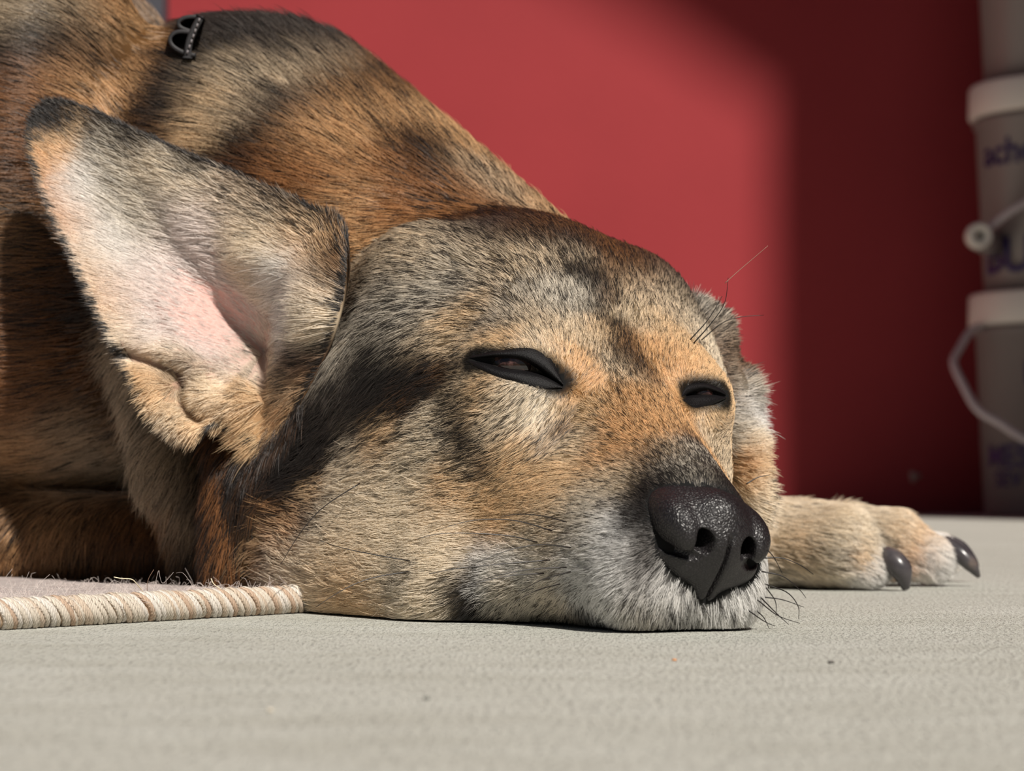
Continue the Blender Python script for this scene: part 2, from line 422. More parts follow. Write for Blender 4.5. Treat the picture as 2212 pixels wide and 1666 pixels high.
# ------------------------------------------------------------------ eyes and lids
def sphere(c, r, nu=32, nv=20):
    th = np.linspace(0, np.pi, nv); ph = np.linspace(0, 2*np.pi, nu, endpoint=False)
    V = [[c[0]+r*math.sin(a)*math.cos(b), c[1]+r*math.sin(a)*math.sin(b), c[2]+r*math.cos(a)] for a in th for b in ph]
    F = [[i*nu+j, (i+1)*nu+j, (i+1)*nu+(j+1) % nu, i*nu+(j+1) % nu] for i in range(nv-1) for j in range(nu)]
    return V, F
def make_eye(up, lo, wu, wl, mid, ry):
    Yf = []
    for pl, side, wd, nm in ((up, -1, wu, 'upper_eyelid'), (lo, 1, wl, 'lower_eyelid')):
        q = catmull(pl, 30); t = np.linspace(0, 1, 30); W = np.interp(t, np.linspace(0, 1, len(wd)), wd)   # width of the bare rim in photo pixels
        tg = np.gradient(q, axis=0); tg /= np.linalg.norm(tg, axis=1)[:, None]; nn_ = np.stack([-tg[:, 1], tg[:, 0]], 1)*side
        rows = []
        for off, dd in ((-.5, .0050), (-.3, .0026), (-.12, .0008), (.05, .0002), (.3, -.0003), (.6, -.0003), (.9, .0000), (1.15, .0010), (1.35, .0030)):
            row = []; last = None
            for (x, y), w, (nx, ny) in zip(q, W, nn_):
                o_ = off*w if off > 0 else off*16*min(1, w/12)
                d = depth(x+nx*o_, y+ny*o_, FACE); d = last if d is None or d > .88 else d; last = d; row.append([x+nx*o_, y+ny*o_, d])
            g = [r[2] for r in row if r[2] is not None]
            Yr = np.array([r[2] if r[2] is not None else g[0] for r in row])
            for _ in range(3): Yr[1:-1] = (Yr[:-2]+Yr[1:-1]+Yr[2:])/3
            rows.append(np.stack([P(r[0], r[1], y_+dd) for r, y_ in zip(row, Yr)]))
            if off == .05: Yf.append(Yr[15]); 
        k = len(rows); V = np.concatenate(rows); F = [[i*30+j, i*30+j+1, (i+1)*30+j+1, (i+1)*30+j] for i in range(k-1) for j in range(29)]
        if side < 0: F = [f[::-1] for f in F]
        keep(mesh_obj(nm, V, F, M_lid), dog)
    front = np.mean(Yf)+.0030
    keep(mesh_obj('eye', *sphere(P(mid[0], mid[1], front+ry), ry), M_eye), dog)
    return P(mid[0], mid[1], front-.0018)
eyeC = make_eye([(1006, 775), (1035, 772), (1075, 768), (1125, 771), (1165, 790), (1216, 832)], [(1006, 777), (1040, 787), (1080, 801), (1130, 808), (1175, 818), (1216, 836)],
         (3, 6, 7, 11, 24, 24, 3), (3, 10, 14, 17, 28, 26, 3), (1112, 790), .0095)
eyeC2 = make_eye([(1474, 858), (1490, 845), (1520, 838), (1550, 846), (1568, 854)], [(1474, 862), (1500, 860), (1535, 858), (1568, 858)],
         (4, 12, 8, 7, 3), (4, 24, 17, 3), (1512, 853), .0050)
slit_pts = np.array([m for a, b, _, _ in SLITS for m in (a, (a+b)/2, b)])
# ------------------------------------------------------------------ coat: colours, lengths and lie of the hair at places on the skin
KC = dict(Q=(236, 220, 212), C=(246, 224, 190), T=(232, 186, 130), O=(214, 154, 94), R=(168, 106, 56), B=(118, 78, 45), G=(188, 176, 156), K=(40, 37, 38), W=(240, 237, 232), N=(92, 85, 80), L=(210, 182, 144), D=(80, 56, 38))
# x, y, light colour, share of dark hairs, length (mm), direction the hair lies in (photo axes)
HEAD = """
1440 930 O .30 3.6 -.5 -.85|1400 900 O .35 4 -.6 -.8|1370 860 O .4 4 -.45 -.9|1345 800 L .5 4.4 -.3 -.95|1470 900 O .35 3.6 -.3 -.95|1500 950 B .6 3 -.35 -.9|1520 920 L .35 3.6 0 -1
1440 975 L .7 3 -.5 -.85|1500 965 G .68 3 -.4 -.9|1525 978 G .72 2.6 -.2 -.95|1500 1000 G .74 2.6 -.4 -.9|1450 1010 G .76 2.8 -.6 -.75|1410 1040 N .8 2.6 -.8 -.5|1380 1080 K .85 2.6 -.9 -.3|1540 1000 G .76 2.6 -.2 -.95|1565 1032 K .8 2.4 -.1 -.95|1370 1130 K .7 2.8 -.95 0|1385 1180 N .5 3 -.9 .3
1420 980 B .6 3.2 -.65 -.7|1340 960 O .35 4 -.9 -.35|1330 1040 L .35 4 -.95 -.1|1250 960 L .3 4.6 -.95 0|1280 880 T .3 4 -.7 -.4|1290 1090 G .25 4 -.97 .1
1240 850 O .25 4 -.3 .6|1220 880 T .25 4.4 -.35 .9|1160 890 C .32 5 -.5 .85|1100 880 C .35 5 -.75 .6|1040 860 T .4 5 -.95 .3|1000 830 L .4 5.2 -1 .1|1130 950 T .40 5.4 -.7 .65|1060 940 L .5 5.6 -.85 .4|1200 950 L .35 5 -.6 .7
980 900 L .62 6 -.95 .3|1020 1000 L .62 6 -.95 .25|930 950 C .35 6.4 -1 .15|900 1010 C .30 7 -1 .15|980 1060 T .25 6.5 -.98 .2|1100 1020 T .30 5.6 -.9 .35|1180 1040 T .2 5 -.92 .3
1110 738 T .25 4 -.8 -.5|1060 738 T .3 4.4 -.98 0|1000 745 L .4 5 -.95 .35|1160 745 C .25 4.2 -.45 -.9|1200 760 T .25 4 -.1 -1|1240 790 O .2 4 .35 -.9|1250 830 O .2 4 .6 -.3|1180 720 L .3 4.6 -.4 -.9
1200 650 G .42 5.4 -.3 -.95|1140 680 L .45 5.2 -.6 -.8|1080 690 G .5 5.4 -.85 -.5|1000 690 T .5 5.6 -.95 -.05|930 720 L .55 6 -.9 .4|1280 640 G .5 5 -.25 -.97|1250 560 L .5 5.6 -.4 -.9
1300 720 T .35 4.6 0 -1|1260 720 L .35 4.6 -.05 -1|1345 740 B .72 4.4 -.1 -1|1310 650 B .7 5 -.2 -.98|1260 580 N .7 5.4 -.35 -.95|1225 530 N .7 6 -.45 -.9|1390 700 L .35 4.6 .05 -1|1400 640 L .4 5 -.05 -1
1450 720 T .3 4.6 .1 -1|1480 700 L .45 5 .1 -1|1500 660 K .75 5.4 .15 -.98|1460 640 L .45 5 .1 -1|1530 730 C .25 4.4 .3 -.95|1540 790 T .2 4 .5 -.8|1500 800 O .2 4 .1 -1|1440 800 O .25 4 0 -1|1470 840 O .2 3.6 -.3 -.5
1420 760 O .3 4.4 .05 -1|1350 680 L .45 4.8 -.1 -1|1350 600 B .6 5.2 -.15 -1|1400 570 B .55 5.4 -.1 -1|1320 540 B .65 6 -.25 -.95|1440 600 N .65 5.6 0 -1
1540 880 T .3 4.4 .3 .9|1520 900 T .3 4 0 1|1490 890 O .2 3.6 -.3 .8|1550 930 L .35 4 .2 -.2
1150 560 L .5 6 -.6 -.8|1060 560 L .5 6.2 -.85 -.5|980 590 G .55 6.4 -.95 -.2|900 560 L .5 7 -.98 -.15|850 620 G .55 7 -1 .1|800 560 L .4 8 -1 0|780 530 O .4 9 -1 0|1160 500 B .6 7 -.6 -.75|1050 500 N .6 7 -.85 -.5|930 500 L .5 8 -.98 -.2
950 650 G .5 6.4 -1 .05|870 700 G .6 7 -.9 .4|800 680 G .45 7.4 -.9 .4|770 640 N .55 8 -.9 .35|760 720 G .45 8 -.6 .8|820 750 K .72 7.4 -.75 .65|900 770 K .7 6.4 -.85 .5|950 800 B .62 6 -.85 .5
860 830 K .86 7 -.8 .55|790 830 K .90 8 -.7 .7|740 850 N .5 9 -.5 .85|720 930 K .92 9 -.7 .7|660 1000 K 1 9 -.8 .6|620 1030 K 1 9 -.9 .4|690 960 K 1 9 -.75 .65|700 1000 K .9 9 -.8 .6|760 900 K .95 8 -.75 .6|830 860 K .95 7 -.8 .5|650 1040 K .8 9 -1 .2|800 890 K .82 8 -.8 .6|880 860 B .75 7 -.85 .5
760 990 C .25 9 -.9 .4|830 940 T .35 8 -.92 .35|850 1030 C .2 8 -.98 .15|760 1060 C .15 9 -1 .1|690 1060 T .3 10 -1 .0|620 1080 K .6 10 -1 .1|680 1120 N .55 10 -1 .05|640 1150 O .3 11 -.8 -.4
580 1110 O .25 12 -.6 -.7|570 1170 T .1 13 -.6 -.8|610 1220 C .02 13 -.75 -.6|660 1260 C .0 12 -.95 -.2|740 1180 C .0 10 -1 0|820 1130 C .0 9 -1 .05|900 1090 C .0 8 -.98 .15|840 1220 C .0 9 -1 .05|760 1290 T .0 10 -1 .05
900 1180 C .05 8 -1 .1|980 1140 C .0 7 -.98 .15|1060 1120 T .03 6 -.96 .2|880 1240 N .4 8 -1 .1|910 1290 C .03 8 -1 .12|960 1200 C .03 7 -1 .1|1050 1200 W .04 6 -.98 .1
985 795 K .8 4 -1 .2|945 812 K .75 5 -.95 .3|905 828 K .8 6 -.9 .4|985 875 K .7 5 -.9 .3|1003 920 K .75 5 -.9 .3|1030 965 K .7 5 -.9 .3|1065 1000 B .6 5 -.9 .3|1235 880 K .6 4 -.3 .9|1222 915 B .6 4 -.4 .9|1195 955 B .55 4.4 -.5 .8|1275 835 O .15 4 .3 -.3|1360 775 K .6 4.4 -.1 -1|1330 710 K .6 4.6 -.1 -1|1300 640 K .6 5 -.2 -1|1275 600 K .6 5 -.3 -1|1385 800 B .5 4 -.3 -.95
1130 1090 T .1 5.4 -.96 .2|1200 1130 L .3 5 -.98 .1|1150 1160 C .2 5 -1 .05|1250 1150 G .25 4.6 -.98 .1|1310 1130 W .15 4.4 -.97 .05|1350 1170 W .2 4 -.95 .1|1330 1230 W .18 4.4 -.92 .3|1100 1215 W .02 6 -1 .05|1070 1235 W .04 6 -1 .05|1250 1230 W .08 5 -.97 .2|1150 1230 W .08 5.4 -1 .05
1180 1280 C .2 5.4 -.9 .35|1090 1250 C .12 6 -1 .05|1030 1250 N .4 6 -.95 .2|1005 1300 K .9 5 -.8 .6|985 1282 K .8 5 -.95 .3|1025 1315 K .8 5 -.6 .8|960 1300 C .1 6 -.9 .5|1040 1275 W .25 5 -.9 .4|1060 1300 G .45 6 -.8 .5|1120 1310 G .3 6 -.6 .8|1000 1330 K .8 5 -.8 .5
1200 1330 G .32 6.4 -.35 .94|1300 1310 W .35 6 -.25 .97|1400 1320 G .4 6 -.1 1|1300 1350 N .5 6 -.2 1|1430 1270 W .35 5 -.4 .9|1480 1320 W .38 5.6 -.05 1|1560 1320 W .3 5.6 .1 1|1620 1320 W .0 6 .3 .95|1630 1280 W .0 5 .4 .9|1400 1240 N .45 4 -.7 .7|1580 1350 W .1 5.6 .15 1|1100 1345 N .6 6 -.4 .9|1450 1352 N .5 6 -.1 1|1180 1352 K .7 6 -.3 .95|1260 1356 K .6 6 -.2 1|1060 1335 K .7 5 -.5 .9
"""  # dark hairs below the eye and beside the bridge paint the creases' shade
BODY = """
1150 430 O .5 13 -.5 -.85|1080 400 L .45 14 -.6 -.8|1000 420 R .4 14 -.85 -.5|900 430 R .3 14 -.98 -.15|800 440 O .2 14 -1 0|860 470 R .45 12 -1 .1|960 460 R .6 12 -.98 -.1|1060 460 B .65 11 -.9 -.4|950 380 B .55 14 -.8 -.5|880 360 R .4 14 -.85 -.45
1000 320 O .45 15 -.65 -.75|930 330 K .7 14 -.7 -.65|850 250 O .5 15 -.72 -.7|780 200 B .5 15 -.75 -.65|700 160 L .5 15 -.75 -.65|640 120 N .55 15 -.75 -.65|560 90 N .5 15 -.8 -.6|480 70 N .55 14 -.9 -.4
800 330 O .35 15 -.82 -.55|700 300 O .3 15 -.85 -.5|620 250 N .5 15 -.85 -.5|570 330 K .6 14 -.92 -.35|600 180 L .45 15 -.82 -.55|520 170 L .35 15 -.88 -.45|700 400 R .3 14 -.95 -.2|620 370 R .4 14 -.95 -.25|540 260 L .35 15 -.92 -.3
480 220 T .2 15 -.95 -.25|460 290 T .15 15 -.98 -.15|430 180 N .45 14 -.9 -.3|400 240 N .6 13 -.96 -.2|350 230 K .72 12 -.98 -.1|420 120 K .7 12 -.9 -.3|380 300 B .5 13 -1 0
290 60 O .35 15 -.88 -.4|200 40 L .4 15 -.9 -.4|100 30 L .4 15 -.92 -.35|30 40 L .35 15 -.95 -.3|320 130 O .35 14 -.75 -.6|250 130 B .5 15 -.85 -.5|150 110 N .6 15 -.92 -.35|50 120 N .55 15 -.95 -.3|280 210 O .2 14 -.5 -.85|200 200 O .25 15 -.85 -.4|100 200 R .35 15 -.95 -.25
30 250 R .4 15 -1 -.1|40 330 R .45 15 -1 0|60 420 B .55 15 -1 0|30 500 O .4 15 -1 0|100 560 B .65 15 -1 .05|60 640 R .5 15 -1 .05|150 680 D .7 15 -1 .1|40 740 R .45 15 -1 .1|120 780 R .45 15 -1 .12|200 830 B .5 14 -1 .15|60 860 R .35 14 -1 .15
180 920 L .3 13 -1 .1|100 960 O .2 13 -1 .1|40 1000 O .25 13 -1 .1|200 1000 L .15 13 -1 .05|280 1000 L .3 12 -.8 .4|20 1080 K .7 12 -.7 .6|140 1040 O .25 12 -1 .1|250 900 B .5 12 -.9 .3
60 1130 O .3 12 -.4 .9|150 1120 O .4 12 -.3 .95|250 1120 R .4 12 -.2 .97|350 1130 R .4 12 -.1 1|100 1210 R .45 12 -.2 1|250 1210 R .5 12 -.1 1|400 1210 D .55 12 0 1
300 850 L .35 14 -.5 .85|350 930 L .25 15 -.5 .85|380 1030 L .25 15 -.4 .9|330 780 L .3 14 -.6 .8|410 1130 L .3 14 -.3 .95|440 1000 D .7 13 -.5 .85|430 1200 B .6 13 -.2 .97|450 1100 K .75 12 -.5 .8
500 980 B .5 13 -.4 .9|490 1060 R .35 13 -.3 .95|500 1140 R .35 13 -.2 .97|500 1220 B .6 13 -.2 .97|550 1060 D .7 12 -.2 .9|560 1150 D .65 12 -.2 .9|590 1210 R .5 12 -.5 .6|550 950 D .7 12 -.5 .8
"""  # dark hairs in the neck fold valleys paint the shade lying there
PAW = """
1700 1110 C .05 9 .98 .05|1780 1120 C .05 9 .98 .1|1860 1120 C .06 8 .98 .15|1930 1120 C .08 8 .95 .3|1990 1140 T .08 7 .9 .4|2040 1180 W .04 7 .85 .5|1700 1180 T .15 9 .98 .1|1780 1190 G .2 8 .95 .2|1850 1200 T .1 7 .9 .4|1890 1230 W .05 7 .8 .6
1905 1165 G .3 7 .9 .4|1880 1145 G .25 7 .9 .3|1930 1150 T .1 7 .9 .4|1870 1180 C .02 7 .9 .4|1895 1205 W .0 6 .9 .5|1960 1200 O .05 7 .8 .55|2000 1220 W .04 7 .8 .6|1750 1250 C .05 8 .9 .3|1850 1260 W .05 6 .8 .5|1680 1250 G .35 8 .9 .2
"""
NEAR = """
110 240 K .95 5 -.8 -.5|160 225 K .95 5 -.7 -.6|150 260 K .9 5 -.7 -.6|90 270 K .95 5 -.8 -.5|200 243 K .9 5 -.8 -.5|300 293 K .8 4 -.8 -.5|430 343 K .8 4 -.8 -.5|560 398 K .7 5 -.8 -.5|680 452 K .7 5 -.8 -.5|80 300 K .85 5 -.8 -.4|230 265 N .5 5 -.7 -.5|180 265 T .2 6 -.8 -.5|100 340 O .2 6 -.8 -.4|130 330 T .05 7 -.85 -.5|250 310 G .1 9 -.88 -.45|330 310 N .4 6 -.8 -.5|340 350 C .12 9 -.9 -.4|430 350 N .5 6 -.8 -.5|430 390 C .1 9 -.9 -.4|560 410 B .5 7 -.85 -.5|540 450 C .12 10 -.9 -.4|640 450 N .5 7 -.7 -.7|650 500 T .3 9 -.85 -.5
110 400 O .05 6 -.85 -.3|140 480 O .05 6 -.85 -.3|180 565 T .04 6 -.85 -.2|230 660 T .04 6 -.85 -.1|270 740 C .03 6 -.9 .1|180 420 W .02 9 -.9 -.35|220 540 W .02 8 -.9 -.3|280 640 Q .02 6 -.95 -.2|330 720 Q .02 6 -.97 -.1
270 400 G .04 10 -.9 -.4|350 450 G .03 12 -.95 -.3|450 520 Q .03 14 -.98 -.2|550 560 C .05 15 -1 0|600 520 C .1 13 -.9 -.4|620 600 W .05 18 -1 .0|660 660 W .04 20 -1 .05|700 700 C .1 16 -1 .05|640 720 W .05 18 -1 .05
690 560 T .25 11 -.6 -.7|730 520 O .4 9 -.2 -.9|735 600 B .45 10 -.6 -.5|710 640 L .3 12 -.9 -.1|740 500 K .8 7 -.2 -.9
400 640 Q .0 5 -.9 -.3|480 700 Q .0 4 -.9 -.3|440 740 Q .0 5 -.95 -.2|380 690 Q .0 6 -.95 -.2|520 780 Q .0 4 -.9 -.3|560 800 C .3 6 -.8 -.2
690 770 B .55 11 -.9 .1|640 780 B .6 11 -1 0|620 820 L .5 11 -.95 .2|680 840 R .4 13 -.7 .6|640 880 O .2 15 -.7 .7|590 930 T .1 17 -.7 .7|560 900 T .15 13 -.9 .4|600 970 T .1 17 -.6 .8
300 800 T .05 7 -.8 .3|330 850 T .03 8 -.7 .5|380 910 C .03 8 -.6 .7|430 935 T .03 9 -.4 .8|470 900 T .05 9 -.6 .6|420 840 L .1 8 -.9 .2|480 850 C .08 9 -.95 .15|540 860 T .15 10 -.95 .2|390 800 B .3 5 -.8 .2|370 780 C .05 7 -.95 .05
"""
FAR = """
1520 680 G .45 9 .6 -.6|1545 660 T .3 9 .7 -.6|1500 650 G .5 9 .3 -.9|1560 680 O .3 11 .85 -.4|1580 700 T .25 11 .9 -.2|1590 740 O .3 11 .9 0|1580 770 B .4 10 .9 .1|1620 800 L .3 9 .95 .1|1635 840 N .6 8 .95 0|1600 840 G .25 10 1 0|1580 830 G .4 10 1 -.05|1600 890 W .03 14 1 -.05|1630 910 W .05 14 1 -.05|1580 920 G .3 12 1 0|1600 950 C .1 12 1 0|1630 980 T .05 10 1 0|1590 1000 O .1 10 1 .05|1655 960 N .4 9 1 0|1660 1050 K .8 8 1 .2|1630 1060 C .2 9 .9 .3|1655 1100 K .85 8 .8 .4|1600 1040 T .1 9 1 .1|1500 900 B .5 8 1 0|1500 780 B .5 8 1 0
"""
def parse(txt):
    out = []
    for ln in txt.strip().split('\n'):
        for it in ln.split('|'):
            a = it.split()
            if len(a) == 7: out.append((float(a[0]), float(a[1]), KC[a[2]], float(a[3]), float(a[4]), float(a[5]), float(a[6])))
    return out
def controls(ctl, bvh, ok=None):
    rows = []
    for x, y, c, dk, ln, dx, dy in ctl:
        p, n = on(x, y, bvh)
        if p is None:
            continue
        q = P(x+dx*10, y+dy*10, p[1])-P(x, y, p[1])
        if n@p > 0: n = -n
        if abs(n[1]) > .15:                                # follow the skin, not the picture plane
            q[1] = -(n[0]*q[0]+n[2]*q[2])/n[1]; q[1] = max(-2*abs(np.hypot(q[0], q[2])), min(2*abs(np.hypot(q[0], q[2])), q[1]))
        q /= np.linalg.norm(q)+1e-12
        rows.append(np.concatenate([p, lin(c), [dk, ln*.001], q]))
    return np.array(rows)
def idw(pts, ctl):                           # smooth blend of the nearby places
    D = np.sqrt(((ctl[:, None, :3]-ctl[None, :, :3])**2).sum(-1)); D.sort(1)
    sg = np.clip(.47*D[:, 1:5].mean(1), .0020, .013) if len(ctl) > 5 else np.full(len(ctl), .02)
    out = np.empty((len(pts), ctl.shape[1]-3))
    for i in range(0, len(pts), 20000):
        d2 = ((pts[i:i+20000, None]-ctl[None, :, :3])**2).sum(-1)
        w = np.exp(-.5*d2/sg**2)+1e-5*(sg**2/(d2+sg**2))**2; w /= w.sum(1, keepdims=True); out[i:i+20000] = w@ctl[:, 3:]
    return out
def hair_mat():
    m = NT('dog_hair'); a = m.n('Attribute'); a.attribute_name = 'tint'
    m.l(a.outputs['Color'], m.b.inputs['Base Color']); m.b.inputs['Roughness'].default_value = .36
    m.b.inputs['Specular IOR Level'].default_value = .6
    tr = m.n('BsdfTranslucent'); m.l(a.outputs['Color'], tr.inputs['Color'])
    mx = m.n('MixShader'); mx.inputs[0].default_value = .22
    m.l(m.b.outputs[0], mx.inputs[1]); m.l(tr.outputs[0], mx.inputs[2]); m.l(mx.outputs[0], m.out.inputs['Surface'])
    return m.m
M_hair = hair_mat()
KT = 5
def tone(c):
    k = np.clip((c.max(1, keepdims=True)-.13)/.40, 0, 1); return c*(1-k)+c**.64*k
def grow(name, parent, V, T, N, ctl, count, region=None, vreg=None, keepout=(), facing=-.5, clump=.42, lift=.15, rad=.000062, vmask=None, lens=1.0, dens=None):
    """hair on the triangles T of V; ctl rows: place, colour, dark share, length, lie"""
    A = np.linalg.norm(np.cross(V[T[:, 1]]-V[T[:, 0]], V[T[:, 2]]-V[T[:, 0]]), axis=1)/2
    cen = V[T].mean(1); tn = N[T].mean(1); tn /= np.linalg.norm(tn, axis=1)[:, None]+1e-12
    vd = np.array([0, 0, CAMH])-cen; dist = np.linalg.norm(vd, axis=1); vd /= dist[:, None]
    w = A*((tn*vd).sum(1) > facing)*np.clip(1.1-dist*.35, .55, 1)
    w *= (np.abs(cen[:, 0]/cen[:, 1]) < .42)
    if vmask is not None: w *= vmask[T].mean(1)
    if dens is not None: w *= dens(cen)
    w *= 1/np.clip((body_len(cen) if region is not None else idw(cen, ctl)[:, 4])/.006, .45, 2.5)
    n = int(count)
    ti = rng.choice(len(T), n, p=w/w.sum()); u = rng.random((n, 2)); fl = u.sum(1) > 1; u[fl] = 1-u[fl]
    B = np.stack([1-u.sum(1), u[:, 0], u[:, 1]], 1)[:, :, None]
    p = (V[T[ti]]*B).sum(1); nn = (N[T[ti]]*B).sum(1); nn /= np.linalg.norm(nn, axis=1)[:, None]+1e-12
    attr = np.empty((n, 8))
    if region is None: attr = idw(p, ctl)
    else:
        hr = vreg[T[ti]][:, 0]
        for r in np.unique(hr):
            k = hr == r; attr[k] = idw(p[k], ctl[np.isin(region, [r])] if (region == r).sum() > 2 else ctl)
    col, dk, ln, fl = tone(attr[:, :3]), np.clip(attr[:, 3], 0, 1)**1.55, attr[:, 4]*lens, attr[:, 5:8]
    g = max(int(n/7), 8); gi = rng.choice(n, g, replace=False)
    kd = KDTree(g)
    for i, k in enumerate(gi): kd.insert(p[k], i)
    kd.balance()
    own = np.fromiter((kd.find(q)[1] for q in p), np.int32, n)
    # tangent lie
    fl = fl-nn*(fl*nn).sum(1)[:, None]; fl /= np.linalg.norm(fl, axis=1)[:, None]+1e-9
    sd = np.cross(nn, fl)
    gang = rng.normal(0, .10, g)[own]+rng.normal(0, .09, n); glen = np.exp(rng.normal(0, .10, g))[own]*np.exp(rng.normal(0, .16, n))
    glift = np.clip(rng.normal(lift, .055, g)[own]+rng.normal(0, .05, n), .05, .9)
    d = fl*np.cos(gang)[:, None]+sd*np.sin(gang)[:, None]
    L = ln*glen
    for pts_, r0, r1, f in keepout:
        e = np.full(n, 1.); q_ = np.linalg.norm(p-pts_.mean(0), axis=1) < .09; e[q_] = np.sqrt(((p[q_][:, None]-pts_[None])**2).sum(-1).min(1)); L = L*np.clip((e-r0)/(r1-r0), f, 1)
    t = np.linspace(0, 1, KT)
    h = glift[:, None]*(t[None]-.62*t[None]**2)*1.35
    bend = rng.normal(0, .10, n)[:, None]*t[None]**2
    X = p[:, None]-nn[:, None]*np.minimum(.0003, .06*L)[:, None, None]+L[:, None, None]*(d[:, None]*t[None, :, None]+nn[:, None]*h[..., None]+sd[:, None]*bend[..., None])
    tip = X[gi][own]-p[gi][own][:, None]+p[gi][own][:, None]        # clump toward the leading hair
    X = X+(tip-X)*(clump*t**1.4)[None, :, None]*rng.uniform(.5, 1, n)[:, None, None]
    X[..., 2] = np.maximum(X[..., 2], .0008)
    # colour: light hairs and dark hairs, banded
    nz = np.array([mathutils_noise(p[k]) for k in gi])[own]
    pd = np.clip(dk+.22*nz*np.minimum(dk*2.2, .6), 0, 1)
    hd = np.where(rng.random(n) < .5, rng.random(g)[own], rng.random(n))
    isd = hd < pd
    vary = np.exp(rng.normal(0, .13, g)[own]+rng.normal(0, .10, n))[:, None]
    light = col*vary; light /= np.maximum(1, light.max(1, keepdims=True)/.93)
    for pts_, r0, r1, f in keepout:
        bl = np.clip((e-.0038)/.0030, .03, 1)[:, None]; light = light*bl
    dark = np.array([.022, .018, .016])*np.exp(rng.normal(0, .3, n))[:, None]+.09*light*(1-np.clip(dk, 0, 1))[:, None]
    base = np.where(isd[:, None], dark, light)
    rootc = np.where(isd[:, None], dark*1.5, light*.80)
    tipc = np.where((rng.random(n) < dk*.55)[:, None], dark*1.3+.12*light, light*1.03); tipc = np.where(isd[:, None], dark, tipc)
    sel = np.array([0, .35, .75, 1, .3]); CC = np.empty((n, KT, 4)); CC[..., 3] = 1
    for k in range(KT):
        a = t[k]
        CC[:, k, :3] = rootc*(1-a*2)+base*(a*2) if a < .5 else base*(2-2*a)+tipc*(2*a-1)
    R = (rad*np.clip(L/.006, .7, 1.35))[:, None]*np.array([.9, 1.0, .92, .66, .12])[None]*np.where(isd, .95, 1.0)[:, None]
    cu = bpy.data.hair_curves.new(name); cu.add_curves([KT]*n)
    cu.points.foreach_set('position', X.astype(np.float32).ravel())
    cu.points.foreach_set('radius', R.astype(np.float32).ravel())
    at = cu.attributes.new('tint', 'FLOAT_COLOR', 'POINT'); at.data.foreach_set('color', CC.astype(np.float32).ravel())
    cu.materials.append(M_hair)
    o = bpy.data.objects.new(name, cu); COL.objects.link(o); o.parent = parent
    o['kind'] = 'stuff'
    return o
from mathutils import noise as mnoise
def mathutils_noise(q): return mnoise.noise(Vector((q[0]*120, q[1]*90, q[2]*110)))+.5*mnoise.noise(Vector((q[0]*260+5, q[1]*200, q[2]*260)))
def paint(o, V, ctl_fn, fac, black=None):
    a = ctl_fn(V)
    c = a[:, :3]*(1-.75*a[:, 3:4])*(fac if np.ndim(fac) == 0 else np.asarray(fac)[:, None])  # skin set darker than its hair, painting shade into the gaps between hairs
    if black is not None: c = c*black[:, None]+.012*(1-black[:, None])
    c = np.concatenate([c, np.ones((len(V), 1))], 1)
    at = o.data.color_attributes.new('coat', 'FLOAT_COLOR', 'POINT'); at.data.foreach_set('color', c.astype(np.float32).ravel())

DT = tri(DF); DN = vnormals(DV, DF)
if (DN*(DV-DV.mean(0))).sum() < 0: DN = -DN
reg = np.argmin(sdf_dog(DV, True), 1); reg = np.where(reg == 0, 0, np.where(reg == 4, 2, 1))
coat_ = lambda L_, k_: [(a, b, tuple(np.array(c)*k_), d, e, f, g) for a, b, c, d, e, f, g in L_]
cc = controls(parse(HEAD)+coat_(parse(BODY), .90)+parse(PAW), BVH)
kdv = KDTree(len(DV))
for i, v_ in enumerate(DV): kdv.insert(v_, i)
kdv.balance()
creg = np.array([reg[kdv.find(r[:3])[1]] for r in cc])
def body_attr(V):
    out = np.empty((len(V), 8))
    for r in (0, 1, 2):
        k = reg == r; out[k] = idw(V[k], cc[creg == r])
    return out
ko = [(slit_pts, .0035, .0095, .42)]
vm = np.ones(len(DV))
sd_ = np.array([np.sqrt(((q-slit_pts)**2).sum(1).min()) if abs(q[1]-.79) < .06 and q[2] > .04 else 1 for q in DV]); vm[sd_ < .0030] = 0
nd = sdf_nose(DV.astype(np.float32), False); vm[nd < .0001] = 0
paint(body, DV, body_attr, .30, np.clip(np.minimum((sd_-.0040)/.003, (nd-.001)/.003), 0, 1))
LENV = body_attr(DV)[:, 4]
def body_len(c): return LENV[DT].mean(1)
vm[(np.abs((DV[:, 0]/DV[:, 1]*FPX+1106)-394) < 30) & (np.abs(HOR-FPX*(DV[:, 2]-CAMH)/DV[:, 1]-78) < 44) & (DV[:, 1] > .9)] = .03
def dens(c):
    f = np.linalg.norm(c-hw(5, 0, -1), axis=1)
    e = np.full(len(c), 1.); q_ = np.linalg.norm(c-slit_pts.mean(0), axis=1) < .09; e[q_] = np.sqrt(((c[q_][:, None]-slit_pts[None])**2).sum(-1).min(1))
    return (1+.8*np.clip(1-f/.11, 0, 1))*(1+1.8*np.clip((.0125-e)/.006, 0, 1))
grow('fur', body, DV, DT, DN, cc, 1000000, region=creg, vreg=reg, keepout=ko, vmask=vm, dens=dens)
def sheet(V, F):
    T = []
    for f in F: T.append([f[0], f[1], f[2]]); T += [[f[0], f[2], f[3]]] if len(f) > 3 else []
    return np.array(T)
